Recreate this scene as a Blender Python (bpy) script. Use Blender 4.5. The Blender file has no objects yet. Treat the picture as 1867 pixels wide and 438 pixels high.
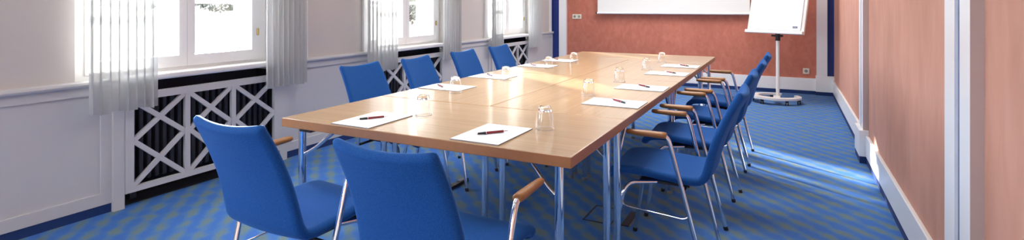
import bpy, bmesh, math, random
from mathutils import Vector, Matrix
random.seed(7)
PI = math.pi
SC = bpy.context.scene
COL = SC.collection

# ------------------------------------------------------------------ materials
MATS = {}
def mat(name):
    m = bpy.data.materials.new(name); m.use_nodes = True
    nt = m.node_tree; nt.nodes.clear()
    out = nt.nodes.new('ShaderNodeOutputMaterial')
    MATS[name] = m
    return m, nt, out
def N(nt, t, **k):
    n = nt.nodes.new(t)
    for a, v in k.items():
        if a.startswith('i_'): n.inputs[a[2:].replace('_', ' ')].default_value = v
        else: setattr(n, a, v)
    return n
def L(nt, a, b): nt.links.new(a, b)
def rgb(r, g, b):
    f = lambda c: (c/255/12.92) if c/255 <= .04045 else ((c/255+.055)/1.055)**2.4
    return (f(r), f(g), f(b), 1)
def plain(name, col, rough=.5, metal=0, noise=0, nscale=20, bump=0, coat=0, sheen=0, spec=.5):
    m, nt, out = mat(name)
    b = N(nt, 'ShaderNodeBsdfPrincipled'); L(nt, b.outputs[0], out.inputs[0])
    b.inputs['Roughness'].default_value = rough; b.inputs['Metallic'].default_value = metal
    b.inputs['Coat Weight'].default_value = coat; b.inputs['Sheen Weight'].default_value = sheen
    b.inputs['Specular IOR Level'].default_value = spec
    b.inputs['Base Color'].default_value = col
    if noise or bump:
        tc = N(nt, 'ShaderNodeTexCoord'); nz = N(nt, 'ShaderNodeTexNoise')
        nz.inputs['Scale'].default_value = nscale; nz.inputs['Detail'].default_value = 6
        L(nt, tc.outputs['Object'], nz.inputs['Vector'])
        if noise:
            mx = N(nt, 'ShaderNodeMix', data_type='RGBA')
            mx.inputs[6].default_value = tuple(c*(1-noise) for c in col[:3])+(1,)
            mx.inputs[7].default_value = tuple(min(1, c*(1+noise)) for c in col[:3])+(1,)
            L(nt, nz.outputs['Fac'], mx.inputs[0]); L(nt, mx.outputs[2], b.inputs['Base Color'])
        if bump:
            bp = N(nt, 'ShaderNodeBump'); bp.inputs['Strength'].default_value = bump; bp.inputs['Distance'].default_value = .002
            L(nt, nz.outputs['Fac'], bp.inputs['Height']); L(nt, bp.outputs[0], b.inputs['Normal'])
    return m

def stretch_noise(nt, scale, detail=5, coords='Object', dist=0):
    tc = N(nt, 'ShaderNodeTexCoord'); mp = N(nt, 'ShaderNodeMapping')
    mp.inputs['Scale'].default_value = scale
    nz = N(nt, 'ShaderNodeTexNoise'); nz.inputs['Scale'].default_value = 1; nz.inputs['Detail'].default_value = detail
    nz.inputs['Distortion'].default_value = dist
    L(nt, tc.outputs[coords], mp.inputs['Vector']); L(nt, mp.outputs[0], nz.inputs['Vector'])
    return nz
def ramp(nt, src, stops):
    r = N(nt, 'ShaderNodeValToRGB'); e = r.color_ramp.elements
    while len(e) > 1: e.remove(e[-1])
    e[0].position = stops[0][0]; e[0].color = stops[0][1]
    for p, c in stops[1:]:
        x = e.new(p); x.color = c
    L(nt, src, r.inputs[0]); return r

def terracotta(name, a, b_, c, scale):
    m, nt, out = mat(name)
    b = N(nt, 'ShaderNodeBsdfPrincipled'); L(nt, b.outputs[0], out.inputs[0]); b.inputs['Roughness'].default_value = .75
    b.inputs['Specular IOR Level'].default_value = .25
    n1 = stretch_noise(nt, scale, 8, dist=.6); n2 = stretch_noise(nt, (1.6, 1.6, 1.2), 3)
    r1 = ramp(nt, n1.outputs['Fac'], [(.28, a), (.5, b_), (.75, c)])
    r2 = ramp(nt, n2.outputs['Fac'], [(.3, (.88, .86, .86, 1)), (.7, (1.08, 1.08, 1.1, 1))])
    mx = N(nt, 'ShaderNodeMix', data_type='RGBA', blend_type='MULTIPLY'); mx.inputs[0].default_value = 1
    L(nt, r1.outputs[0], mx.inputs[6]); L(nt, r2.outputs[0], mx.inputs[7]); L(nt, mx.outputs[2], b.inputs['Base Color'])
    bp = N(nt, 'ShaderNodeBump'); bp.inputs['Strength'].default_value = .15; bp.inputs['Distance'].default_value = .003
    L(nt, n1.outputs['Fac'], bp.inputs['Height']); L(nt, bp.outputs[0], b.inputs['Normal'])
    return m

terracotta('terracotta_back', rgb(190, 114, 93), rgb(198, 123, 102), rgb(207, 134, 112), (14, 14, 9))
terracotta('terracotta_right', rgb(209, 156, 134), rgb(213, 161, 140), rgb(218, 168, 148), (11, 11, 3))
plain('wall_paint', rgb(208, 202, 196), .7, noise=.02, nscale=3)
plain('dado_paint', rgb(206, 206, 206), .5)
plain('white_gloss', rgb(246, 248, 248), .35)
plain('window_white', rgb(240, 240, 238), .35)
plain('ceiling_paint', rgb(240, 238, 235), .8)
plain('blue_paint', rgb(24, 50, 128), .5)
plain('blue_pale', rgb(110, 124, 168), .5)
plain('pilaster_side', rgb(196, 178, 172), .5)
plain('skirt_carpet', rgb(30, 58, 112), .95, noise=.2, nscale=200)
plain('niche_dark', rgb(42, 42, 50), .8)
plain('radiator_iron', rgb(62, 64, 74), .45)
plain('chrome', (.82, .84, .88, 1), .07, 1)
plain('black_plastic', (.012, .012, .014, 1), .45)
plain('grey_plastic', rgb(120, 122, 126), .5)
plain('paper', rgb(246, 247, 252), .7)
plain('pad_edge', rgb(150, 150, 155), .7)
plain('faint_grey', rgb(205, 205, 210), .7)
plain('pen_red', rgb(126, 14, 26), .22, coat=.5)
plain('pen_black', (.01, .01, .013, 1), .4)
plain('pen_blue', rgb(30, 38, 92), .3)
plain('silver', (.75, .75, .77, 1), .2, 1)
plain('socket_white', rgb(238, 232, 214), .4)
plain('socket_grey', rgb(150, 148, 135), .5)
plain('stand_white', rgb(226, 227, 224), .35)
plain('label_navy', rgb(52, 58, 98), .5)
plain('screen_white', rgb(244, 244, 240), .85)
plain('brass', rgb(176, 150, 96), .3, 1)
plain('arm_wood', rgb(162, 110, 58), .4, noise=.18, nscale=30, coat=.2)

def wood(name, axis):
    m, nt, out = mat(name)
    b = N(nt, 'ShaderNodeBsdfPrincipled'); L(nt, b.outputs[0], out.inputs[0])
    b.inputs['Roughness'].default_value = .32; b.inputs['Coat Weight'].default_value = .35; b.inputs['Coat Roughness'].default_value = .12
    sc = (2.2, 60, 60) if axis == 'x' else (60, 2.2, 60)
    n1 = stretch_noise(nt, sc, 6, dist=.3)
    sc2 = (1.2, 9, 9) if axis == 'x' else (9, 1.2, 9)
    n2 = stretch_noise(nt, sc2, 3)
    r1 = ramp(nt, n1.outputs['Fac'], [(.3, rgb(170, 137, 97)), (.7, rgb(188, 156, 115))])
    r2 = ramp(nt, n2.outputs['Fac'], [(.3, (.93, .92, .9, 1)), (.7, (1.04, 1.04, 1.05, 1))])
    mx = N(nt, 'ShaderNodeMix', data_type='RGBA', blend_type='MULTIPLY'); mx.inputs[0].default_value = 1
    L(nt, r1.outputs[0], mx.inputs[6]); L(nt, r2.outputs[0], mx.inputs[7]); L(nt, mx.outputs[2], b.inputs['Base Color'])
    return m
wood('beech_x', 'x'); wood('beech_y', 'y')
plain('beech_edge', rgb(172, 120, 78), .4, noise=.1, nscale=40)

# carpet: blue loop pile with olive blotches on a diagonal plaid
m, nt, out = mat('carpet')
b = N(nt, 'ShaderNodeBsdfPrincipled'); L(nt, b.outputs[0], out.inputs[0])
b.inputs['Roughness'].default_value = .95; b.inputs['Specular IOR Level'].default_value = .1
tc = N(nt, 'ShaderNodeTexCoord')
nzw = N(nt, 'ShaderNodeTexNoise'); nzw.inputs['Scale'].default_value = 11; nzw.inputs['Detail'].default_value = 3
L(nt, tc.outputs['Object'], nzw.inputs['Vector'])
waves = []
for ang, sc_ in ((PI*.25, 3.5), (-PI*.25, 5.6)):
    mp = N(nt, 'ShaderNodeMapping'); mp.inputs['Rotation'].default_value = (0, 0, ang)
    L(nt, tc.outputs['Object'], mp.inputs['Vector'])
    w = N(nt, 'ShaderNodeTexWave', wave_type='BANDS', bands_direction='X', wave_profile='SIN')
    w.inputs['Scale'].default_value = sc_*.5; w.inputs['Distortion'].default_value = 1.6; w.inputs['Detail'].default_value = 3; w.inputs['Detail Scale'].default_value = 5
    L(nt, mp.outputs[0], w.inputs['Vector']); waves.append(w)
half = N(nt, 'ShaderNodeMath', operation='MULTIPLY'); L(nt, waves[0].outputs['Fac'], half.inputs[0]); half.inputs[1].default_value = .22
mul = N(nt, 'ShaderNodeMath', operation='MULTIPLY_ADD'); L(nt, waves[1].outputs['Fac'], mul.inputs[0]); mul.inputs[1].default_value = .50; L(nt, half.outputs[0], mul.inputs[2])
mul2 = N(nt, 'ShaderNodeMath', operation='MULTIPLY_ADD'); L(nt, nzw.outputs['Fac'], mul2.inputs[0]); mul2.inputs[1].default_value = .66; L(nt, mul.outputs[0], mul2.inputs[2])
r = ramp(nt, mul2.outputs[0], [(.48, rgb(74, 121, 196)), (.74, rgb(88, 132, 186)), (1.0, rgb(116, 138, 142))])
fine = N(nt, 'ShaderNodeTexNoise'); fine.inputs['Scale'].default_value = 260; fine.inputs['Detail'].default_value = 2
L(nt, tc.outputs['Object'], fine.inputs['Vector'])
rf = ramp(nt, fine.outputs['Fac'], [(.3, (.78, .78, .8, 1)), (.7, (1.15, 1.15, 1.12, 1))])
mx = N(nt, 'ShaderNodeMix', data_type='RGBA', blend_type='MULTIPLY'); mx.inputs[0].default_value = 1
L(nt, r.outputs[0], mx.inputs[6]); L(nt, rf.outputs[0], mx.inputs[7]); L(nt, mx.outputs[2], b.inputs['Base Color'])
bp = N(nt, 'ShaderNodeBump'); bp.inputs['Strength'].default_value = .5; bp.inputs['Distance'].default_value = .004
L(nt, fine.outputs['Fac'], bp.inputs['Height']); L(nt, bp.outputs[0], b.inputs['Normal'])

# chair fabric: blue weave
m, nt, out = mat('blue_fabric')
b = N(nt, 'ShaderNodeBsdfPrincipled'); L(nt, b.outputs[0], out.inputs[0])
b.inputs['Roughness'].default_value = .85; b.inputs['Specular IOR Level'].default_value = .2
b.inputs['Sheen Weight'].default_value = .35; b.inputs['Sheen Roughness'].default_value = .4; b.inputs['Sheen Tint'].default_value = rgb(120, 180, 255)
tc = N(nt, 'ShaderNodeTexCoord'); ck = N(nt, 'ShaderNodeTexNoise'); ck.inputs['Scale'].default_value = 420; ck.inputs['Detail'].default_value = 1
L(nt, tc.outputs['Object'], ck.inputs['Vector'])
r = ramp(nt, ck.outputs['Fac'], [(.35, rgb(22, 74, 140)), (.65, rgb(34, 92, 164))])
L(nt, r.outputs[0], b.inputs['Base Color'])
bp = N(nt, 'ShaderNodeBump'); bp.inputs['Strength'].default_value = .3; bp.inputs['Distance'].default_value = .001
L(nt, ck.outputs['Fac'], bp.inputs['Height']); L(nt, bp.outputs[0], b.inputs['Normal'])

# thin clear glass (single surface): transparent + mirror by facing angle
def thin_glass(name, base, edge, tint=(1, 1, 1, 1), blend=.35):
    m, nt, out = mat(name)
    t = N(nt, 'ShaderNodeBsdfTransparent'); t.inputs[0].default_value = tint
    g = N(nt, 'ShaderNodeBsdfGlossy'); g.inputs['Roughness'].default_value = .02; g.inputs[0].default_value = (1, 1, 1, 1)
    lw = N(nt, 'ShaderNodeLayerWeight'); lw.inputs[0].default_value = blend
    mr = N(nt, 'ShaderNodeMapRange'); mr.inputs['To Min'].default_value = base; mr.inputs['To Max'].default_value = edge
    L(nt, lw.outputs['Facing'], mr.inputs['Value'])
    mx = N(nt, 'ShaderNodeMixShader'); L(nt, mr.outputs[0], mx.inputs[0]); L(nt, t.outputs[0], mx.inputs[1]); L(nt, g.outputs[0], mx.inputs[2])
    L(nt, mx.outputs[0], out.inputs[0])
thin_glass('pane_glass', .03, .12)
thin_glass('tumbler_wall', .03, .7, (.975, .985, .985, 1), .28)
m, nt, out = mat('tumbler_base')
g = N(nt, 'ShaderNodeBsdfGlass'); g.inputs['IOR'].default_value = 1.5; g.inputs['Roughness'].default_value = 0
L(nt, g.outputs[0], out.inputs[0])

# sheer curtain
m, nt, out = mat('sheer_fabric')
d = N(nt, 'ShaderNodeBsdfDiffuse'); d.inputs[0].default_value = (.9, .91, .9, 1)
tl = N(nt, 'ShaderNodeBsdfTranslucent'); tl.inputs[0].default_value = (.24, .25, .24, 1)
tr = N(nt, 'ShaderNodeBsdfTransparent')
m1 = N(nt, 'ShaderNodeMixShader'); m1.inputs[0].default_value = .5; L(nt, d.outputs[0], m1.inputs[1]); L(nt, tl.outputs[0], m1.inputs[2])
m2 = N(nt, 'ShaderNodeMixShader'); m2.inputs[0].default_value = .22
L(nt, m1.outputs[0], m2.inputs[1]); L(nt, tr.outputs[0], m2.inputs[2]); L(nt, m2.outputs[0], out.inputs[0])

m, nt, out = mat('added_blind_fabric')  # translucent cloth of the added blinds, softens the sun through the upper panes
d = N(nt, 'ShaderNodeBsdfDiffuse'); d.inputs[0].default_value = (.8, .8, .78, 1)
tl = N(nt, 'ShaderNodeBsdfTranslucent'); tl.inputs[0].default_value = (.8, .8, .77, 1)
m1 = N(nt, 'ShaderNodeMixShader'); m1.inputs[0].default_value = .72; L(nt, d.outputs[0], m1.inputs[1]); L(nt, tl.outputs[0], m1.inputs[2]); L(nt, m1.outputs[0], out.inputs[0])
# flip chart pad: fine grid on white paper
m, nt, out = mat('grid_paper')
b = N(nt, 'ShaderNodeBsdfPrincipled'); L(nt, b.outputs[0], out.inputs[0]); b.inputs['Roughness'].default_value = .7
tc = N(nt, 'ShaderNodeTexCoord'); mp = N(nt, 'ShaderNodeMapping'); mp.inputs['Location'].default_value = (.01, .013, .01)
br = N(nt, 'ShaderNodeTexBrick', offset=0); br.inputs['Scale'].default_value = 1
br.inputs['Brick Width'].default_value = .027; br.inputs['Row Height'].default_value = .027; br.inputs['Mortar Size'].default_value = .0012
br.inputs['Color1'].default_value = rgb(242, 244, 250); br.inputs['Color2'].default_value = rgb(242, 244, 250); br.inputs['Mortar'].default_value = rgb(205, 211, 226)
sx = N(nt, 'ShaderNodeSeparateXYZ'); cx = N(nt, 'ShaderNodeCombineXYZ')
L(nt, tc.outputs['Object'], mp.inputs['Vector']); L(nt, mp.outputs[0], sx.inputs[0]); L(nt, sx.outputs['X'], cx.inputs['X']); L(nt, sx.outputs['Z'], cx.inputs['Y'])
L(nt, cx.outputs[0], br.inputs['Vector']); L(nt, br.outputs['Color'], b.inputs['Base Color'])

m = plain('lawn', (.088, .094, .070, 1), .9, noise=.2, nscale=3)
plain('leaf', (.022, .031, .016, 1), .8, noise=.4, nscale=6)
plain('bark', rgb(110, 90, 70), .9)

# ------------------------------------------------------------------ mesh helpers
def link(name, bm, material, parent=None, smooth=False, edge=None):
    bmesh.ops.recalc_face_normals(bm, faces=bm.faces)
    me = bpy.data.meshes.new(name); bm.to_mesh(me); bm.free()
    if smooth:
        me.polygons.foreach_set('use_smooth', [True]*len(me.polygons))
        if edge: me.set_sharp_from_angle(angle=math.radians(edge))
    o = bpy.data.objects.new(name, me); COL.objects.link(o)
    for mm in (material if isinstance(material, (list, tuple)) else [material]): me.materials.append(MATS[mm])
    if parent: o.parent = parent
    return o
def box(bm, x0, x1, y0, y1, z0, z1, mi=0, bevel=0):
    vs = [bm.verts.new((x, y, z)) for x in (x0, x1) for y in (y0, y1) for z in (z0, z1)]
    fs = []
    for q in ((0, 1, 3, 2), (4, 6, 7, 5), (0, 4, 5, 1), (2, 3, 7, 6), (0, 2, 6, 4), (1, 5, 7, 3)):
        f = bm.faces.new([vs[i] for i in q]); f.material_index = mi; fs.append(f)
    if bevel:
        es = set(e for f in fs for e in f.edges)
        bmesh.ops.bevel(bm, geom=list(es), offset=bevel, segments=2, affect='EDGES', profile=.5)
    return bm
def B(*a, **k):
    return box(bmesh.new(), *a, **k)
def frame_of(d):
    d = d.normalized(); a = Vector((0, 0, 1)) if abs(d.z) < .9 else Vector((1, 0, 0))
    u = d.cross(a).normalized(); return u, d.cross(u).normalized()
def tube(bm, pts, r, seg=10, cap=True, flat=1):
    pts = [Vector(p) for p in pts]; rs = r if isinstance(r, (list, tuple)) else [r]*len(pts)
    rings = []; u = None
    for i, p in enumerate(pts):
        d = (pts[min(i+1, len(pts)-1)]-pts[max(i-1, 0)]).normalized()
        if u is None: u, v = frame_of(d)
        else:
            u = (u-d*u.dot(d)).normalized(); v = d.cross(u)
        rings.append([bm.verts.new(p+(u*math.cos(2*PI*k/seg)+v*math.sin(2*PI*k/seg)*flat)*rs[i]) for k in range(seg)])
    for a, b_ in zip(rings, rings[1:]):
        for k in range(seg): bm.faces.new((a[k], a[(k+1) % seg], b_[(k+1) % seg], b_[k]))
    if cap:
        bm.faces.new(rings[0][::-1]); bm.faces.new(rings[-1])
    return bm
def catmull(pts, n=6):
    pts = [Vector(p) for p in pts]; o = []
    for i in range(len(pts)-1):
        p0, p1, p2, p3 = pts[max(i-1, 0)], pts[i], pts[i+1], pts[min(i+2, len(pts)-1)]
        for k in range(n):
            t = k/n
            o.append(.5*((2*p1)+(p2-p0)*t+(2*p0-5*p1+4*p2-p3)*t*t+(3*p1-p0-3*p2+p3)*t**3))
    o.append(pts[-1]); return o
def rounded(pts, rad, n=6):
    pts = [Vector(p) for p in pts]; o = [pts[0]]
    for i in range(1, len(pts)-1):
        a, p, c = pts[i-1], pts[i], pts[i+1]
        da, dc = (a-p), (c-p); rr = min(rad, da.length*.49, dc.length*.49)
        s, e = p+da.normalized()*rr, p+dc.normalized()*rr
        for k in range(n+1):
            t = k/n; o.append(s*(1-t)**2+p*2*t*(1-t)+e*t*t)
    o.append(pts[-1]); return o
def lathe(bm, prof, seg=24, loc=(0, 0, 0), close=True):
    rings = []
    for r, z in prof:
        if r < 1e-6: rings.append([bm.verts.new((loc[0], loc[1], loc[2]+z))])
        else: rings.append([bm.verts.new((loc[0]+r*math.cos(2*PI*k/seg), loc[1]+r*math.sin(2*PI*k/seg), loc[2]+z)) for k in range(seg)])
    for a, b_ in zip(rings, rings[1:]):
        for k in range(seg):
            q = [a[k % len(a)], a[(k+1) % len(a)], b_[(k+1) % len(b_)], b_[k % len(b_)]]
            q = list(dict.fromkeys(q))
            if len(q) > 2: bm.faces.new(q)
    return bm
def empty(name, loc=(0, 0, 0), rz=0):
    o = bpy.data.objects.new(name, None); COL.objects.link(o); o.location = loc; o.rotation_euler = (0, 0, rz); o.empty_display_size = .1
    return o
def tag(o, label, cat, group=None):
    o['label'] = label; o['category'] = cat
    if group: o['group'] = group
    return o
def struct(o):
    o['kind'] = 'structure'; return o
def dup(root, loc, rz):
    r_ = root.copy(); COL.objects.link(r_); r_.location = loc; r_.rotation_euler = (0, 0, rz)
    for ch in list(root.children):
        c = ch.copy(); COL.objects.link(c); c.parent = r_
        for g in list(ch.children):
            d_ = g.copy(); COL.objects.link(d_); d_.parent = c
    return r_

# ------------------------------------------------------------------ room shell
XL, XR, YB, YR, ZC = -3.68, .568, 8.72, -2.3, 2.9
XO = -4.10                                             # outer face of the left wall
DW = [-2.40, 0, 2.42, 4.82]                            # window offsets along the left wall (first: added behind the camera for light)
DC = [None, 0, 2.33, 4.69]                             # radiator offsets
WY0, WY1, WZ0, WZ1 = 1.62, 2.97, .80, 2.36

struct(link('floor', B(XO, XR+.2, YR-.2, YB+.2, -.1, 0), 'carpet'))
struct(link('ceiling', B(XO, XR+.2, YR-.2, YB+.2, ZC, ZC+.1), 'ceiling_paint'))
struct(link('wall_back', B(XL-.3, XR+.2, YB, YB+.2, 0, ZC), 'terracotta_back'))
bm = bmesh.new(); ADDED_RW = [(-3.05, -2.15)]
box(bm, XL-.3, XR+.2, YR-.2, YR, 0, .8); box(bm, XL-.3, XR+.2, YR-.2, YR, 2.4, ZC)
for a, b_ in ((XL-.3, -3.05), (-2.15, XR+.2)): box(bm, a, b_, YR-.2, YR, .8, 2.4)
struct(link('wall_rear', bm, 'wall_paint'))
for i, (a, b_) in enumerate(ADDED_RW):
    w = struct(empty('window_%d' % (5+i), (0, YR-.08, 0)))  # unseen rear window, added to bring in sky light from behind the camera
    bm = bmesh.new(); x_ = (a+b_)/2
    for q in ((a, a+.06, .8, 2.4), (b_-.06, b_, .8, 2.4), (x_-.04, x_+.04, .86, 2.34), (a+.06, b_-.06, .8, .86), (a+.06, b_-.06, 2.34, 2.4)): box(bm, q[0], q[1], -.04, .04, q[2], q[3])
    link('frame', bm, 'window_white', w); link('pane', B(a+.05, b_-.05, -.002, .002, .85, 2.35), 'pane_glass', w)
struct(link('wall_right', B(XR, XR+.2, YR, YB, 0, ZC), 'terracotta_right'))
bm = bmesh.new()
ys = [YR]
for d in DW: ys += [WY0+d, WY1+d]
ys.append(YB)
for a, b_ in zip(ys[0::2], ys[1::2]): box(bm, XO, XL, a, b_, .74, ZC)      # piers above the dado
for d in DW: box(bm, XO, XL, WY0+d, WY1+d, WZ1, ZC); box(bm, XO, -3.93, WY0+d, WY1+d, .74, WZ0)
ys = [YR]
for d in DC[1:]: ys += [1.87+d, 2.99+d]
ys.append(YB)
for a, b_ in zip(ys[0::2], ys[1::2]): box(bm, XO, XL, a, b_, 0, .74)       # wall below, open at the radiator niches
for d in DC[1:]: box(bm, XO, -3.93, 1.87+d, 2.99+d, 0, .74)
struct(link('wall_left', bm, 'wall_paint'))

# dado panelling between radiator niches
tn = [0]
def trim(bm, material, **k):
    tn[0] += 1
    return struct(link('trim_%d' % tn[0], bm, material, **k))
segs = [(YR, 1.80)] + [(3.07+d, 1.80+e) for d, e in zip(DC[1:], DC[2:]+[YB-1.80])]
for (a, b_) in segs:
    bm = bmesh.new()
    box(bm, XL, -3.668, a, b_, .055, .74)                       # recessed panel field
    box(bm, XL, -3.655, a, b_, .72, .775)                       # top rail
    box(bm, XL, -3.655, a, b_, .055, .125)                      # bottom rail
    box(bm, XL, -3.655, a, a+.058, .125, .72); box(bm, XL, -3.655, b_-.058, b_, .125, .72)
    trim(bm, 'dado_paint')
    bm = bmesh.new()                                            # rounded dado cap
    prof = [(-3.68, .772), (-3.64, .772), (-3.632, .78), (-3.628, .79), (-3.632, .802), (-3.645, .808), (-3.68, .808)]
    A = [bm.verts.new((x, a+.05, z)) for x, z in prof]; C = [bm.verts.new((x, b_-.05, z)) for x, z in prof]
    n = len(prof)
    for i in range(n): bm.faces.new((A[i], A[(i+1) % n], C[(i+1) % n], C[i]))
    bm.faces.new(A); bm.faces.new(C[::-1]); trim(bm, 'dado_paint')
for i, (a, b_) in enumerate(segs):
    struct(link('baseboard_left' + ('_%d' % (i+1) if i else ''), B(XL, -3.66, a, b_, 0, .055), 'skirt_carpet'))
for d in DC[1:]:
    trim(B(XL, -3.637, 1.80+d, 1.862+d, 0, .775), 'dado_paint')
    trim(B(XL, -3.637, 2.998+d, 3.07+d, 0, .775), 'dado_paint')
for y in (4.015, 6.36, 5.62, 8.0, 3.27, 8.61):
    trim(B(XL, -3.655, y-.03, y+.03, .808, ZC), 'window_white')

# back wall: plinth, pilasters and blue corner strips
struct(link('baseboard_back', B(-3.4, .36, 8.69, YB, .05, .225, bevel=.004), 'white_gloss'))
struct(link('baseboard_back_carpet', B(-3.4, .36, 8.695, YB, 0, .05), 'skirt_carpet'))
trim(B(.355, .485, 8.66, YB, .27, ZC), 'white_gloss')
trim(B(.345, .568, 8.645, YB, .05, .27), 'white_gloss')
struct(link('baseboard_back_plinth', B(.345, .568, 8.65, YB, 0, .05), 'skirt_carpet'))
trim(B(.485, XR, 8.70, YB, .27, ZC), 'blue_paint')
trim(B(-3.53, -3.40, 8.66, YB, 0, ZC), 'white_gloss')
trim(B(-3.68, -3.53, 8.68, YB, 0, ZC), 'blue_paint')

# right wall: baseboards and pilasters
def pilaster(y0, y1, xf, plinth):
    bm = bmesh.new(); s0 = y0+(y1-y0)*.37; s1 = y0+(y1-y0)*.57; z0 = .26
    box(bm, xf, XR, y0, s0, z0, ZC); box(bm, xf, XR, s1, y1, z0, ZC)
    box(bm, xf+.001, XR, y0+.002, y0-.001, z0, ZC, 1)
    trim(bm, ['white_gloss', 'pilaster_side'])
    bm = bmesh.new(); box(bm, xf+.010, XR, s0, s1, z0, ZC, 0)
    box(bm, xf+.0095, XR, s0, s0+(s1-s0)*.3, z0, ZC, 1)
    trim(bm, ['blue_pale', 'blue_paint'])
    if plinth:
        trim(B(xf-.028, XR, y0-.03, y1+.03, .055, z0), 'white_gloss')
        trim(B(xf-.024, XR, y0-.03, y1+.03, 0, .055), 'skirt_carpet')
pilaster(2.257, 2.577, .530, True)
pilaster(5.10, 5.36, .530, True)
for i, (a, b_) in enumerate(((YR, 2.227), (2.607, 5.07), (5.39, 8.645))):
    sfx = '' if not i else '_%d' % (i+1)
    struct(link('baseboard_right'+sfx, B(.546, XR, a, b_, .055, .222, bevel=.004), 'white_gloss'))
    struct(link('baseboard_right_carpet'+sfx, B(.552, XR, a, b_, 0, .055), 'skirt_carpet'))

# ------------------------------------------------------------------ windows
FX = -3.74
def rect_frame(bm, x0, x1, y0, y1, z0, z1, w, wb=None, wt=None):
    wb = wb or w; wt = wt or w
    box(bm, x0, x1, y0, y0+w, z0, z1); box(bm, x0, x1, y1-w, y1, z0, z1)
    box(bm, x0, x1, y0+w, y1-w, z0, z0+wb); box(bm, x0, x1, y0+w, y1-w, z1-wt, z1)
for i, d in enumerate(DW):
    k = {0: 4, 1: 1, 2: 2, 3: 3}[i]
    w = struct(empty('window_%d' % k, (FX, 2.29+d, WZ0)))
    off = Vector((FX, 2.29+d, WZ0))
    def put(name, bm, m_, par=w):
        bmesh.ops.translate(bm, vec=-off, verts=bm.verts); return link(name, bm, m_, par)
    y0, y1 = WY0+d, WY1+d-.02; cy = 2.31+d
    bm = bmesh.new(); rect_frame(bm, FX-.07, FX-.005, y0, y1, WZ0, WZ1, .075, .03)
    put('frame', bm, 'window_white')
    for a, b_, hs in ((y0+.075, cy-.001, 1), (cy+.001, y1-.075, -1)):
        bm = bmesh.new(); rect_frame(bm, FX-.05, FX+.006, a, b_, WZ0+.032, WZ1-.077, .055, .078)
        s = put('sash', bm, 'window_white')
        g = put('pane', B(FX-.03, FX-.027, a+.05, b_-.05, WZ0+.10, WZ1-.13), 'pane_glass'); g.parent = s
    put('handle', B(FX+.006, FX+.022, y1-.090, y1-.078, 1.02, 1.075, bevel=.003), 'brass')
    bm = bmesh.new(); X2 = -3.97                                   # outer casement with glazing bars
    rect_frame(bm, X2-.05, X2, y0, y1, WZ0, WZ1, .085, .09)
    box(bm, X2-.05, X2, cy-.05, cy+.05, WZ0+.09, WZ1-.085)
    for zz in (1.285, 1.80): box(bm, X2-.045, X2-.005, y0+.085, y1-.085, zz-.017, zz+.017)
    s = put('outer_sash', bm, 'window_white')
    bm = B(X2-.03, X2-.027, y0+.08, y1-.08, WZ0+.08, WZ1-.08)
    bmesh.ops.translate(bm, vec=-off, verts=bm.verts); link('pane', bm, 'pane_glass', s)
    if k in (2, 3): put('added_sun_blind', B(FX-.055, FX-.052, y0+.02, y1-.02, 1.52 if k == 2 else 1.47, WZ1-.02), 'added_blind_fabric')  # unseen blinds, added to keep direct sun off the upper right wall
    e = DC[i] if DC[i] is not None else d
    trim(B(-3.93, -3.62, 1.87+e, 2.985+e, .772, .812, bevel=.012), 'window_white', smooth=False)

# ------------------------------------------------------------------ radiators and lattice covers
def bar_yz(bm, p, q, w, x0, x1):
    (ya, za), (yb, zb) = p, q; dx, dz = yb-ya, zb-za; ln = math.hypot(dx, dz); nx, nz = -dz/ln*w/2, dx/ln*w/2
    c = [(ya+nx, za+nz), (yb+nx, zb+nz), (yb-nx, zb-nz), (ya-nx, za-nz)]
    A = [bm.verts.new((x0, *p_)) for p_ in c]; C = [bm.verts.new((x1, *p_)) for p_ in c]
    bm.faces.new(A); bm.faces.new(C[::-1])
    for i in range(4): bm.faces.new((A[i], C[i], C[(i+1) % 4], A[(i+1) % 4]))
WHERE_C = ['below the nearest window', 'below the middle window', 'below the farthest window']
for i, d in enumerate(DC[1:]):
    c = empty('radiator_cover', (-3.64, 2.43+d, 0)); off = Vector((-3.64, 2.43+d, 0))
    tag(c, 'white lattice radiator cover ' + WHERE_C[i], 'radiator cover', 'lattice radiator covers')
    def put(name, bm):
        bmesh.ops.translate(bm, vec=-off, verts=bm.verts); return link(name, bm, 'dado_paint', c)
    bm = bmesh.new(); rect_frame(bm, -3.662, -3.632, 1.864+d, 2.996+d, .088, .705, .05, .035, .048)
    put('frame', bm)
    cols = [(1.914, 2.236), (2.270, 2.578), (2.612, 2.946)]
    for y in (2.253, 2.595): put('mullion', B(-3.660, -3.634, y-.017+d, y+.017+d, .123, .657))
    bm = bmesh.new()
    for a, b_ in cols:
        for z0, z1 in ((.123, .405), (.405, .657)):
            bar_yz(bm, (a+d, z0), (b_+d, z1), .03, -3.656, -3.638)
            bar_yz(bm, (a+d, z1), (b_+d, z0), .03, -3.654, -3.636)
    put('lattice', bm)
    rd = empty('radiator', (-3.80, 2.43+d, .08))
    tag(rd, 'dark radiator behind the lattice cover ' + WHERE_C[i], 'radiator', 'cast iron radiators')
    bm = bmesh.new()
    for q in range(22):
        y = -.52+q*.0495
        box(bm, -.07, .07, y-.014, y+.014, .04, .58, bevel=.008)
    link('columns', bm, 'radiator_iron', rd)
    bm = bmesh.new()
    for zz in (.09, .53): tube(bm, [(0, -.545, zz), (0, .545, zz)], .02, 10)
    link('pipe', bm, 'radiator_iron', rd, smooth=True, edge=40)
    for y in (-.45, .45): link('foot', B(-.03, .03, y-.02, y+.02, -.076, .06), 'radiator_iron', rd)
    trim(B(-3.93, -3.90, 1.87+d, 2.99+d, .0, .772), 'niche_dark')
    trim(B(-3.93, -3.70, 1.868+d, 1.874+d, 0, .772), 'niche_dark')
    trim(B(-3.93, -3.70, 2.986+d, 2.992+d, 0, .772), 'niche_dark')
    trim(B(-3.93, -3.69, 1.87+d, 2.99+d, 0.001, .004), 'niche_dark')

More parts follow.
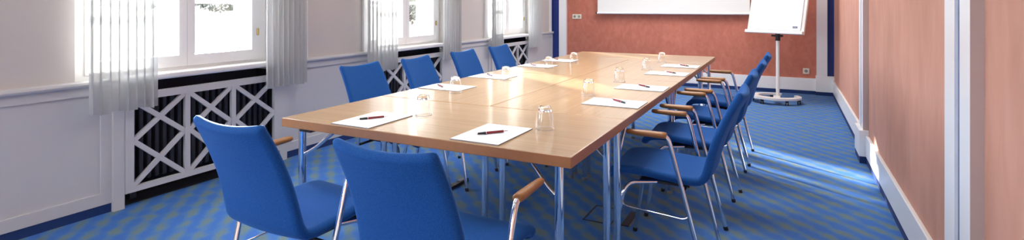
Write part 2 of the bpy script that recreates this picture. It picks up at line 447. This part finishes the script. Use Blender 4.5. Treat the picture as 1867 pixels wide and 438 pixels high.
# ------------------------------------------------------------------ curtains
def curtain(y0, y1, zb, x, label, folds, amp, seed):
    rnd = random.Random(seed); bm = bmesh.new()
    nu = folds*10; zs = [zb, zb+.018, zb+.02, zb+.2, zb+.5, zb+.9, zb+1.4, 2.62]
    ph = [rnd.uniform(-.5, .5) for _ in range(folds+2)]; am = [rnd.uniform(.6, 1.25) for _ in range(folds+2)]
    rows = []
    for j, z in enumerate(zs):
        t = (z-zb)/(2.62-zb); row = []
        for i in range(nu+1):
            s = i/nu; f = s*folds; q = int(f)
            a_ = am[q]*(1-(f-q))+am[q+1]*(f-q); p_ = ph[q]*(1-(f-q))+ph[q+1]*(f-q)
            yy = y0+(y1-y0)*s + (.012*math.sin(f*2*PI+1+p_))*(1-.4*t)
            xx = x + amp*a_*math.sin(f*2*PI+p_)*(1-.35*t)
            row.append(bm.verts.new((xx, yy, z+(.006*math.sin(f*PI*.7+seed) if j < 3 else 0))))
        rows.append(row)
    for a, b_ in zip(rows, rows[1:]):
        for k in range(nu): bm.faces.new((a[k], a[k+1], b_[k+1], b_[k]))
    root = empty('curtain', (x, (y0+y1)/2, zb)); off = Vector((x, (y0+y1)/2, zb))
    bmesh.ops.translate(bm, vec=-off, verts=bm.verts)
    link('sheer_panel', bm, 'sheer_fabric', root, smooth=True)
    return tag(root, label, 'curtain', 'sheer white curtains')
CX = -3.555
curtain(1.63, 2.01, .618, CX, 'sheer white pleated curtain left of the nearest window', 8, .015, 1)
curtain(2.80, 3.19, .615, CX, 'sheer white pleated curtain right of the nearest window', 8, .015, 2)
curtain(3.92, 4.37, .61, CX, 'sheer white curtain left of the middle window', 8, .015, 3)
curtain(5.18, 5.56, .62, CX, 'sheer white curtain right of the middle window', 7, .015, 4)
curtain(6.34, 6.66, .60, CX, 'sheer white curtain left of the farthest window', 8, .015, 5)
curtain(7.48, 7.99, .60, CX, 'sheer white curtain right of the farthest window', 7, .015, 6)
for i, (a, b_) in enumerate(((1.5, 3.3), (3.8, 5.7), (6.25, 8.2))):
    bm = bmesh.new(); tube(bm, [(CX, a, 2.64), (CX, b_, 2.64)], .012, 10)
    for y in (a+.1, b_-.1): tube(bm, [(CX, y, 2.64), (XL, y, 2.64)], .008, 8)
    tag(link('curtain_rod', bm, 'white_gloss', smooth=True, edge=40), 'white curtain rod above the ' + ('nearest', 'middle', 'farthest')[i] + ' window', 'curtain rod', 'curtain rods')

# ------------------------------------------------------------------ chairs
def shell_parts(prof, W, BOW, TH, LIFT, r0, r1, split, nu=18):
    """padded one-piece shell over a centre-line (y,z), cut at profile row `split` into two meshes that keep the joint smooth"""
    n = len(prof); ln = [0]
    for p, q in zip(prof, prof[1:]): ln.append(ln[-1]+(q-p).length)
    T = ln[-1]; us = [math.sin((i/nu*2-1)*PI/2*.999) for i in range(nu+1)]; rows = {0: [], 1: []}
    for j in range(n):
        d = (prof[min(j+1, n-1)]-prof[max(j-1, 0)]).normalized(); nv = Vector((0, d.z, -d.y)); w = W[j]; e = 1
        for rr, dist in ((r0, ln[j]), (r1, T-ln[j])):
            if dist < rr: w -= rr*(1-math.sqrt(max(0, 1-((rr-dist)/rr)**2)))
            if dist < .016: e *= math.sqrt(max(0, 1-((.016-dist)/.016)**2))
        fr, bk = [], []
        for u in us:
            x = u*w; c = prof[j]+nv*BOW[j]*(u*u)+Vector((0, 0, LIFT[j]*u*u))
            ed = max(0, 1-(abs(x)-(w-.016))/.016) if abs(x) > w-.016 else 1
            ed = math.sqrt(max(0, 1-(1-ed)**2))*e
            fr.append(Vector((x, c.y, c.z))+nv*TH[j]/2*ed); bk.append(Vector((x, c.y, c.z))-nv*TH[j]/2*ed)
        rows[0].append(fr); rows[1].append(bk)
    def make(j0, j1):
        bm = bmesh.new()
        for S in (0, 1):
            V = [[bm.verts.new(p) for p in row] for row in rows[S][j0:j1+1]]
            for p, q in zip(V, V[1:]):
                for k in range(nu):
                    f = (p[k], q[k], q[k+1], p[k+1]); bm.faces.new(f if S == 0 else f[::-1])
        bmesh.ops.remove_doubles(bm, verts=bm.verts, dist=.0004)
        return bm
    whole = make(0, n-1); bmesh.ops.recalc_face_normals(whole, faces=whole.faces); whole.normal_update()
    key = lambda v: (round(v.x, 4), round(v.y, 4), round(v.z, 4))
    NV = {key(v.co): v.normal.copy() for v in whole.verts}; whole.free()
    return make(0, split), make(split, n-1), lambda me: me.normals_split_custom_set_from_vertices([NV.get(key(v.co), v.normal) for v in me.vertices])
SEAT = [(0, .245, .408), (0, .243, .425), (0, .228, .444), (0, .19, .457), (0, .11, .461), (0, .0, .452), (0, -.09, .444), (0, -.155, .443), (0, -.19, .452), (0, -.212, .478)]
BACK = [(0, -.212, .478), (0, -.224, .51), (0, -.240, .57), (0, -.262, .64), (0, -.296, .72), (0, -.335, .795), (0, -.368, .850)]
full = catmull([SEAT[0]]+SEAT[1:]+BACK[1:], 6); ns = (len(SEAT)-1)*6
def build_chair():
    c = empty('armchair')
    n = len(full); nb = n-1-ns
    tb = [max(0, (j-ns)/nb) for j in range(n)]; ts = [min(1, j/ns) for j in range(n)]
    sm, bk, fix = shell_parts(full, [.202-.020*t for t in tb], [.004+.008*ts[j]+.010*tb[j] for j in range(n)],
                              [.038-.006*t for t in tb], [.005*t**3 for t in tb], .055, .012, ns)
    for nm_, bm in (('seat', sm), ('backrest', bk)):
        o = link(nm_, bm, 'blue_fabric', c, smooth=True); fix(o.data)
    bm = bmesh.new()
    box(bm, -.15, .15, -.13, .10, .409, .421); tube(bm, [(-.247, -.115, .408), (.247, -.115, .408)], .008, 8)
    link('under_frame', bm, 'black_plastic', c)
    for s in (-1, 1):
        bm = bmesh.new()
        tube(bm, rounded([(s*.24, -.22, .012), (s*.266, -.068, .618), (s*.268, -.052, .664), (s*.268, .03, .668)], .05, 7), .0105, 12)
        l_ = link('rear_leg', bm, 'chrome', c, smooth=True, edge=50)
        bm = bmesh.new(); tube(bm, [(s*.24, -.2225, 0), (s*.2405, -.2185, .02)], .0125, 10); link('foot_cap', bm, 'black_plastic', l_, smooth=True, edge=50)
        bm = bmesh.new()
        tube(bm, rounded([(s*.24, .222, .012), (s*.222, .162, .372), (s*.20, .135, .411), (s*.12, -.02, .416)], .035, 6), .0105, 12)
        l_ = link('front_leg', bm, 'chrome', c, smooth=True, edge=50)
        bm = bmesh.new(); tube(bm, [(s*.24, .2235, 0), (s*.2395, .2205, .02)], .0125, 10); link('foot_cap', bm, 'black_plastic', l_, smooth=True, edge=50)
        bm = bmesh.new(); ys_ = [-.05, -.047, -.03, 0, .05, .10, .125, .134, .137]
        tube(bm, [(s*.268, y, .667+.004*max(0, y)*10*.5) for y in ys_], [.011, .0165, .0175, .0175, .0165, .0150, .0135, .010, .004], 14, flat=.85)
        link('armrest', bm, 'arm_wood', c, smooth=True, edge=60)
        bm = bmesh.new()
        tube(bm, rounded([(s*.226, .170, .338), (s*.250, .150, .315), (s*.266, -.125, .302), (s*.253, -.148, .318)], .02, 5), .0038, 8)
        link('stretcher', bm, 'chrome', c, smooth=True, edge=50)
    return c
chair = build_chair()
R_ = 'blue fabric armchair, '
chairs = [
 (-1.672, 1.520, -.02, R_+'left of the two at the near table end', 'armchairs at the near table end'),
 (-.998, 1.505, 0, R_+'right of the two at the near table end', 'armchairs at the near table end'),
 (-.535, 2.735, PI/2, R_+'nearest on the right side of the table', 'armchairs along the right side of the table'),
 (-.53, 3.455, PI/2, R_+'second from the camera along the right side of the table', 'armchairs along the right side of the table'),
 (-.505, 4.145, PI/2, R_+'third from the camera along the right side of the table', 'armchairs along the right side of the table'),
 (-.492, 4.82, PI/2, R_+'farthest on the right side of the table', 'armchairs along the right side of the table'),
 (-2.205, 2.74, -PI/2, R_+'nearest along the window side of the table', 'armchairs along the window side of the table'),
 (-2.17, 3.32, -PI/2+.07, R_+'second from the camera along the window side of the table', 'armchairs along the window side of the table'),
 (-2.18, 3.975, -PI/2, R_+'third from the camera along the window side of the table', 'armchairs along the window side of the table'),
 (-2.195, 4.65, -PI/2, R_+'farthest along the window side of the table', 'armchairs along the window side of the table'),
]
for i, (x, y, rz, lab, grp) in enumerate(chairs):
    o = chair if i == 0 else dup(chair, (0, 0, 0), 0)
    o.location = (x, y, 0); o.rotation_euler = (0, 0, rz); tag(o, lab, 'chair', grp)

# ------------------------------------------------------------------ tables
TZ = .74
def table(x0, x1, y0, y1, legs, wood_m, label, braces=()):
    cx_, cy_ = (x0+x1)/2, (y0+y1)/2
    t = empty('folding_table', (cx_, cy_, 0)); tag(t, label, 'table', 'folding conference tables')
    g = .0022
    link('tabletop', B(x0+g-cx_, x1-g-cx_, y0+g-cy_, y1-g-cy_, TZ-.04, TZ, bevel=.0035), wood_m, t)
    me = t.children[0].data; me.materials.append(MATS['beech_edge'])
    for p in me.polygons:
        if abs(p.normal.z) < .5: p.material_index = 1
    for (lx, ly) in legs:
        bm = bmesh.new(); tube(bm, [(lx-cx_, ly-cy_, .012), (lx-cx_, ly-cy_, TZ-.04)], .0165, 18)
        l_ = link('leg', bm, 'chrome', t, smooth=True, edge=50)
        bm = bmesh.new(); tube(bm, [(lx-cx_, ly-cy_, 0), (lx-cx_, ly-cy_, .02)], .018, 18); link('foot_cap', bm, 'grey_plastic', l_, smooth=True, edge=50)
        ix = .05*(1 if lx < cx_ else -1)
        link('hinge', B(lx+ix*.5-.02-cx_, lx+ix*1.1+.02-cx_, ly-.022-cy_, ly+.022-cy_, TZ-.062, TZ-.04), 'black_plastic', t)
    for (p, q) in braces:
        bm = bmesh.new()
        pts = rounded([(p[0]-cx_, p[1]-cy_, p[2]), (p[0]+(q[0]-p[0])*.35-cx_, p[1]+(q[1]-p[1])*.35-cy_, p[2]+.035), (q[0]-cx_, q[1]-cy_, q[2])], .06, 6)
        tube(bm, pts, .008, 10); link('brace', bm, 'chrome', t, smooth=True, edge=50)
    return t
XA, XM, XB = -2.057, -1.352, -.648
Y0, Y1, Y2, Y3, Y4 = 1.702, 2.386, 3.72, 5.085, 5.745
def br_y(x, ya, yb): return ((x, ya, .555), (x, ya+(.17 if yb > ya else -.17), .698))
def br_x(y, xa, xb): return ((xa, y, .565), (xa+(.21 if xb > xa else -.125), y, .698))
table(XA, XB, Y0, Y1, [(-1.99, 1.765), (-.722, 1.775), (-1.99, 2.325), (-.722, 2.335)], 'beech_x',
      'beech folding table across the near end, with two pads and two pens on it',
      [br_x(1.765, -1.99, -1.62), br_x(1.775, -.722, -1.10), br_x(2.325, -1.99, -1.62), br_x(2.335, -.722, -1.10)])
def side(xa, xb, ya, yb, lxa, lxb, label):
    return table(xa, xb, ya, yb, [(lxa, ya+.045), (lxb, ya+.045), (lxa, yb-.04), (lxb, yb-.04)], 'beech_y', label,
      [br_y(lxa, ya+.045, ya+.40), br_y(lxb, ya+.045, ya+.40), br_y(lxa, yb-.04, yb-.40), br_y(lxb, yb-.04, yb-.40)])
side(XM, XB, Y1, Y2, -1.302, -.702, 'beech folding table under the two nearest pads of the right row')
side(XA, XM, Y1, Y2, -1.998, -1.405, 'beech folding table under the two nearest pads of the window row')
side(XM, XB, Y2, Y3, -1.302, -.702, 'beech folding table under the two farthest pads of the right row')
side(XA, XM, Y2, Y3, -1.998, -1.405, 'beech folding table under the two farthest pads of the window row')
table(XA, XB, Y3, Y4, [(-1.99, 5.128), (-.704, 5.128), (-1.99, 5.69), (-.704, 5.69)], 'beech_x',
      'beech folding table across the far end of the table group, before the terracotta wall',
      [br_x(5.128, -1.99, -1.62), br_x(5.128, -.704, -1.10), br_x(5.69, -1.99, -1.62), br_x(5.69, -.704, -1.10)])

# ------------------------------------------------------------------ note pads, pens, glasses
def build_pad():
    p = empty('note_pad')
    bm = B(-.105, .105, -.1475, .1475, 0, .004)
    link('sheets', bm, 'paper', p)
    me = p.children[0].data; me.materials.append(MATS['pad_edge'])
    for q in me.polygons:
        if abs(q.normal.z) < .5: q.material_index = 1
    bm = bmesh.new(); vs = [bm.verts.new(v) for v in ((.045, .128, .0043), (.085, .128, .0043), (.085, .136, .0043), (.045, .136, .0043))]; bm.faces.new(vs)
    k = link('printed_mark', bm, 'faint_grey', p); k['label'] = 'small pale grey printed mark in the corner'
    return p
def build_pen(long_barrel):
    p = empty('ballpoint_pen')
    def part(name, a, b_, ra, rb, m_):
        bm = bmesh.new(); tube(bm, [(0, a, .0055), (0, b_, .0055)], [ra, rb], 12); link(name, bm, m_, p, smooth=True, edge=50)
    part('tip', -.072, -.060, .0012, .0028, 'silver')
    part('grip', -.060, -.026, .0042, .0055, long_barrel)
    part('barrel', -.024, .048, .0055, .0050, 'pen_red')
    part('ring', -.026, -.024, .0056, .0056, 'silver')
    part('clicker', .048, .068, .0034, .0028, 'silver')
    link('clip', B(-.0015, .0015, .006, .05, .010, .0125), 'silver', p)
    return p
def build_glass():
    g = empty('drinking_glass')
    bm = bmesh.new(); lathe(bm, [(.0395, .0), (.0398, .003), (.0385, .02), (.0362, .04), (.0335, .058), (.0295, .076)], 32); link('bowl', bm, 'tumbler_wall', g, smooth=True)
    bm = bmesh.new(); lathe(bm, [(.0378, .0006), (.0392, .0006), (.0396, .0025), (.0390, .004), (.0376, .004), (.0378, .0006)], 32); link('rim', bm, 'tumbler_base', g, smooth=True)
    bm = bmesh.new(); lathe(bm, [(0, .076), (.0215, .0745), (.0290, .0755), (.0285, .083), (.0265, .092), (.0255, .0945), (.022, .0955), (.0195, .0925), (0, .0915)], 12); link('thick_base', bm, 'tumbler_base', g, smooth=True, edge=35)
    return g
pad0, pen0, glass0 = build_pad(), build_pen('pen_black'), build_glass()
HEAD = [('left chair of the near table end', -1.651, 1.860, 0), ('right chair of the near table end', -1.044, 1.868, 0)]
RY = [2.752, 3.342, 4.124, 4.682]; LY = [2.805, 3.385, 4.165, 4.672]
ORD = ['nearest', 'second nearest', 'third nearest', 'farthest']
places = []
for n_, x, y, rz in HEAD: places.append((x, y, rz, 'before the '+n_, 'near end of the table'))
for k in range(4): places.append((-.807, RY[k], PI/2, ORD[k]+' of four in the right row of the table', ''))
for k in range(4): places.append((-1.892, LY[k], -PI/2, ORD[k]+' of four in the window row of the table', ''))
PEN = [((-1.687, 1.813), (-1.622, 1.912)), ((-1.084, 1.81), (-1.002, 1.908)),
       ((-.747, 2.74), (-.839, 2.817)), ((-.761, 3.339), (-.846, 3.413)), ((-.752, 4.129), (-.824, 4.194)), ((-.749, 4.672), (-.814, 4.728)),
       ((-1.991, 2.84), (-1.886, 2.755)), ((-1.982, 3.458), (-1.875, 3.36)), ((-1.965, 4.19), (-1.879, 4.115)), ((-1.984, 4.752), (-1.913, 4.675))]
for i, (x, y, rz, w_, _) in enumerate(places):
    o = pad0 if i == 0 else dup(pad0, (0, 0, 0), 0)
    o.location = (x, y, TZ+.0003); o.rotation_euler = (0, 0, rz); tag(o, 'white note pad, '+w_, 'note pad', 'note pads on the table')
    (ax, ay), (bx, by) = PEN[i]
    o = pen0 if i == 0 else dup(pen0, (0, 0, 0), 0)
    o.location = ((ax+bx)/2, (ay+by)/2, TZ+.0045); o.rotation_euler = (0, 0, math.atan2(by-ay, bx-ax)-PI/2)
    tag(o, 'red pen on a pad, '+w_, 'pen', 'pens on the note pads')
GL = [(-1.509, 2.039), (-.895, 2.041), (-1.007, 2.914), (-1.005, 3.532), (-1.001, 4.295), (-1.004, 4.895), (-1.732, 2.65), (-1.718, 3.255), (-1.739, 4.043), (-1.706, 4.534)]
for i, (x, y) in enumerate(GL):
    o = glass0 if i == 0 else dup(glass0, (0, 0, 0), 0)
    o.location = (x, y, TZ+.0004); o.rotation_euler = (0, 0, i*.7)
    tag(o, 'upturned clear glass, '+places[i][3], 'glass', 'upturned glasses on the table')

# ------------------------------------------------------------------ projection screen
s = empty('projection_screen', (-1.66, 8.62, 1.12)); tag(s, 'white roller projection screen hanging on the terracotta back wall', 'projection screen')
link('screen_fabric', B(-1.16, 1.16, -.002, .002, .03, 1.5), 'screen_white', s)
bm = bmesh.new(); tube(bm, [(-1.17, 0, .015), (1.17, 0, .015)], .016, 12); bb = link('bottom_bar', bm, 'white_gloss', s, smooth=True, edge=40)
for sx_ in (-1, 1):
    bm = bmesh.new(); tube(bm, [(sx_*1.17, 0, .015), (sx_*1.188, 0, .015)], .017, 12); link('end_cap', bm, 'black_plastic', bb, smooth=True, edge=40)
bm = B(-1.24, 1.24, -.05, .097, 1.5, 1.6, bevel=.01); link('roller_case', bm, 'white_gloss', s)

# ------------------------------------------------------------------ flip chart
f = empty('flip_chart', (-.15, 7.77, 0)); tag(f, 'white mobile flip chart stand with squared paper on a round castor base', 'flip chart')
bm = bmesh.new()                                   # horseshoe base plate, open towards the back right
n = 40; a0, a1 = math.radians(75), math.radians(75+318); O, I = [], []
for k in range(n+1):
    t = k/n; a = a0+(a1-a0)*t; w_ = .045+.075*math.sin(PI*t)**1.5
    O.append((.305*math.cos(a), .26*math.sin(a))); I.append(((.305-w_)*math.cos(a), (.26-w_)*math.sin(a)))
for z0, z1 in ((.062, .088),):
    V = [[bm.verts.new((x, y, z)) for x, y in P] for P, z in ((O, z0), (O, z1), (I, z1), (I, z0))]
    for k in range(n):
        for q in range(4): bm.faces.new((V[q][k], V[q][k+1], V[(q+1) % 4][k+1], V[(q+1) % 4][k]))
    for k in (0, n): bm.faces.new([V[q][k] for q in range(4)])
link('base', bm, 'stand_white', f, smooth=True, edge=40)
bm = bmesh.new(); box(bm, -.02, .06, -.17, .03, .064, .086); link('base_arm', bm, 'stand_white', f)
for a in (238, 300, 352, 170, 100):
    a = math.radians(a); x, y = .275*math.cos(a), .235*math.sin(a)
    bm = bmesh.new(); box(bm, x-.02, x+.02, y-.012, y+.012, .035, .063)
    for sx_ in (-1, 1): tube(bm, [(x+sx_*.006, y, .024), (x+sx_*.020, y, .024)], .024, 14)
    link('castor', bm, 'black_plastic', f)
bm = bmesh.new(); tube(bm, [(.03, .02, .08), (.03, .02, .84)], .022, 18); link('pole', bm, 'stand_white', f, smooth=True, edge=40)
bm = bmesh.new(); tube(bm, [(.03, .02, .80), (.03, .02, .895)], .03, 16)
tube(bm, [(.03, .02, .86), (-.045, .02, .865)], .012, 10); tube(bm, [(.03, .02, .86), (.09, -.0, .865)], .014, 10); link('clamp', bm, 'black_plastic', f, smooth=True, edge=40)
hb = Vector((-.015, -.03, .895)); M = Matrix.Translation(hb) @ Matrix.Rotation(-math.radians(30), 4, 'Z') @ Matrix.Rotation(-math.radians(13), 4, 'X')
def fput(name, bm, m_, par=None):
    o = link(name, bm, m_, par or f)
    if par is None: o.matrix_local = M
    return o
bd = fput('board', B(-.385, .385, 0, .03, 0, 1.06, bevel=.006), 'stand_white')
fput('tray', B(-.39, .39, -.045, 0, -.006, .035, bevel=.006), 'stand_white')
pp = fput('paper_pad', B(-.355, .345, -.012, -.002, .045, 1.02), 'grid_paper')
lb = link('printed_label', B(.245, .305, -.0135, -.0122, .075, .098), 'label_navy', pp); lb['label'] = 'small dark blue label printed in the lower corner'
bm = bmesh.new()
for q in range(5): box(bm, .253+q*.009, .259+q*.009, -.0142, -.0134, .082, .090)
link('label_lettering', bm, 'faint_grey', pp)
bm = B(-.33, .33, -.03, -.012, 1.0, 1.03); fput('clamp_bar', bm, 'grey_plastic')

# ------------------------------------------------------------------ sockets
def socket(loc, label, n, axis='y'):
    s_ = empty('wall_socket', loc); tag(s_, label, 'socket')
    for k in range(n):
        o_ = (k-(n-1)/2)*.081
        link('cover_plate', B(o_-.040, o_+.040, -.012, 0, -.04, .04, bevel=.003), 'socket_white', s_)
        bm = bmesh.new(); tube(bm, [(o_, -.0128, 0), (o_, -.0122, 0)], .022, 20); link('socket_well', bm, 'socket_grey', s_)
    return s_
socket((.227, 8.72, .325), 'single cream power socket low on the back wall near the right corner', 1)
socket((-3.22, 8.72, 1.07), 'double cream wall socket on the back wall beside the left white strip', 2)

# floor boxes
fb = empty('floor_box', (-.985, 3.115, 0)); tag(fb, 'square carpeted floor box lid outlined in the carpet beneath the right table', 'floor box')
bm = bmesh.new()
for (a, b_, c_, d_) in ((-.085, .085, -.125, -.118), (-.085, .085, .118, .125), (-.085, -.078, -.118, .118), (.078, .085, -.118, .118)): box(bm, a, b_, c_, d_, 0, .003)
link('lid_frame', bm, 'black_plastic', fb)
link('lid', B(-.078, .078, -.118, .118, 0, .0015), 'carpet', fb)
fb = empty('cable_flap', (-.825, 3.115, 0)); tag(fb, 'dark floor socket flap beside the nearest right chair front leg', 'floor socket')
link('flap', B(-.022, .022, -.11, .11, 0, .008, bevel=.002), 'black_plastic', fb)
link('hinge_strip', B(.022, .03, -.10, .10, 0, .005), 'grey_plastic', fb)
fb = empty('floor_socket', (-2.05, 3.16, 0)); tag(fb, 'narrow black floor socket strip beneath the window side of the table', 'floor socket')
link('housing', B(-.02, .02, -.12, .12, 0, .022, bevel=.003), 'black_plastic', fb)
link('hinged_lid', B(-.016, .016, .02, .10, .022, .028, bevel=.002), 'grey_plastic', fb)

# ------------------------------------------------------------------ outside: rising lawn and shrubs
bm = bmesh.new(); rows = []
for i in range(24):
    x = -4.3-i*2.2; rows.append([bm.verts.new((x, y, -.7+1.75*min(1, (i/16))**.8+.12*math.sin(y*.35+i*.6))) for y in range(-30, 62, 4)])
for a, b_ in zip(rows, rows[1:]):
    for k in range(len(a)-1): bm.faces.new((a[k], a[k+1], b_[k+1], b_[k]))
lw = link('lawn', bm, 'lawn', smooth=True); lw['kind'] = 'stuff'; tag(lw, 'sunlit grass lawn rising outside the windows', 'lawn')
def shrub(x, y, z, h, w_, label, seed, trunk=False):
    rnd = random.Random(seed); s_ = empty('tree' if trunk else 'shrub', (x, y, z)); tag(s_, label, 'tree' if trunk else 'shrub', 'trees outside' if trunk else 'shrubs outside')
    bm = bmesh.new(); z0 = h*.15 if not trunk else h*.12
    for q in range(1100 if trunk else 800):
        a, b_, rr = rnd.uniform(0, 2*PI), math.acos(rnd.uniform(-1, 1)), rnd.uniform(.45, 1)**.5
        p = Vector((w_*rr*math.sin(b_)*math.cos(a), w_*rr*math.sin(b_)*math.sin(a), z0+(h-z0)*(.5+.5*rr*math.cos(b_))))
        u = Vector((rnd.gauss(0, 1), rnd.gauss(0, 1), rnd.gauss(0, 1))).normalized(); v = u.orthogonal().normalized(); sz = rnd.uniform(.07, .16)*(h/2)**.5
        bm.faces.new([bm.verts.new(p+u*sz), bm.verts.new(p+v*sz*.6), bm.verts.new(p-u*sz), bm.verts.new(p-v*sz*.6)])
    link('foliage', bm, 'leaf', s_)
    bm = bmesh.new(); tube(bm, [(0, 0, -.3), (0, 0, h*.6)], .05*h/2, 8); link('trunk', bm, 'bark', s_)
NTH = ['leftmost', 'second', 'third', 'fourth', 'fifth', 'sixth', 'last']
for q in range(7):
    shrub(-30.5+math.sin(q*2)*.5, 13.2+q*2.6, .70, 1.45+.2*math.sin(q*1.7), 1.28, 'green shrub at the top of the lawn, %s of the hedge row' % NTH[q], 50+q)
for q, (x_, y_, h_) in enumerate(((-13, 18.2, 3.4), (-18, 26.5, 4.0), (-10.5, 22.0, 3.0))):
    shrub(x_, y_, -.25, h_, h_*.42, ['leafy green tree outside, seen through the middle window', 'leafy green tree farther out behind the first tree', 'leafy green tree outside the farthest window'][q], 80+q, True)

# ------------------------------------------------------------------ light
w = bpy.data.worlds.new('World'); SC.world = w; w.use_nodes = True
nt = w.node_tree; bg = nt.nodes['Background']; bg.inputs[0].default_value = rgb(238, 242, 252); bg.inputs[1].default_value = 14
sd = Vector((.795, -.512, -.217)).normalized()
sl = bpy.data.lights.new('sun', 'SUN'); sl.energy = 23; sl.angle = math.radians(1.6); sl.color = (1, .965, .91)
so = bpy.data.objects.new('sun', sl); COL.objects.link(so); so.rotation_euler = sd.to_track_quat('-Z', 'Y').to_euler(); so.location = (-8, 10, 6)
def area(name, loc, rot, sx_, sy_, e, col=(1, 1, 1)):
    l_ = bpy.data.lights.new(name, 'AREA'); l_.shape = 'RECTANGLE'; l_.size = sx_; l_.size_y = sy_; l_.energy = e; l_.color = col
    o_ = bpy.data.objects.new(name, l_); COL.objects.link(o_); o_.location = loc; o_.rotation_euler = rot
    return o_
for q, y in enumerate((.6, 3.6, 6.9)):  # invented lamps without fixtures, filling the room from above
    area('overhead_fill', (-1.3, y, ZC-.02), (0, 0, 0), 2.4, 1.4, (5, 14, 58)[q], (1, .975, .95))
tl_ = area('overhead_fill', (-1.36, 3.5, ZC-.03), (0, 0, 0), 1.0, 3.2, 19, (.97, .99, 1)); tl_.data.spread = math.radians(80)  # extra lamp added to brighten the table top and pads
area('overhead_fill', (-1.2, -1.6, 2.5), (math.radians(62), 0, 0), 2.6, 1.2, 5, (1, .98, .96))  # added rear fill for the near chair backs and the floor under the table
for a, b_ in ADDED_RW:
    p_ = area('window_portal', ((a+b_)/2, YR-.23, 1.6), (PI/2, 0, PI), .9, 1.6, 10); p_.data.cycles.is_portal = True
for d in DW:                                            # sky portals in the window openings
    p_ = area('window_portal', (XO-.03, 2.29+d, 1.58), (0, -PI/2, 0), 1.5, 1.35, 10); p_.data.cycles.is_portal = True

# ------------------------------------------------------------------ camera
cam = bpy.data.cameras.new('camera'); co = bpy.data.objects.new('camera', cam); COL.objects.link(co)
cam.sensor_fit = 'HORIZONTAL'; cam.sensor_width = 36; cam.lens = 36*981.5/1867
cam.shift_y = -(219-11)/1867; cam.clip_start = .03
co.location = (0, 0, 1.25); co.rotation_euler = (PI/2, 0, math.atan((1437-933.5)/981.5))
SC.camera = co
SC.view_settings.view_transform = 'Standard'
SC.view_settings.exposure = .38
SC.cycles.use_denoising = True
SC.cycles.max_bounces = 10; SC.cycles.transparent_max_bounces = 16
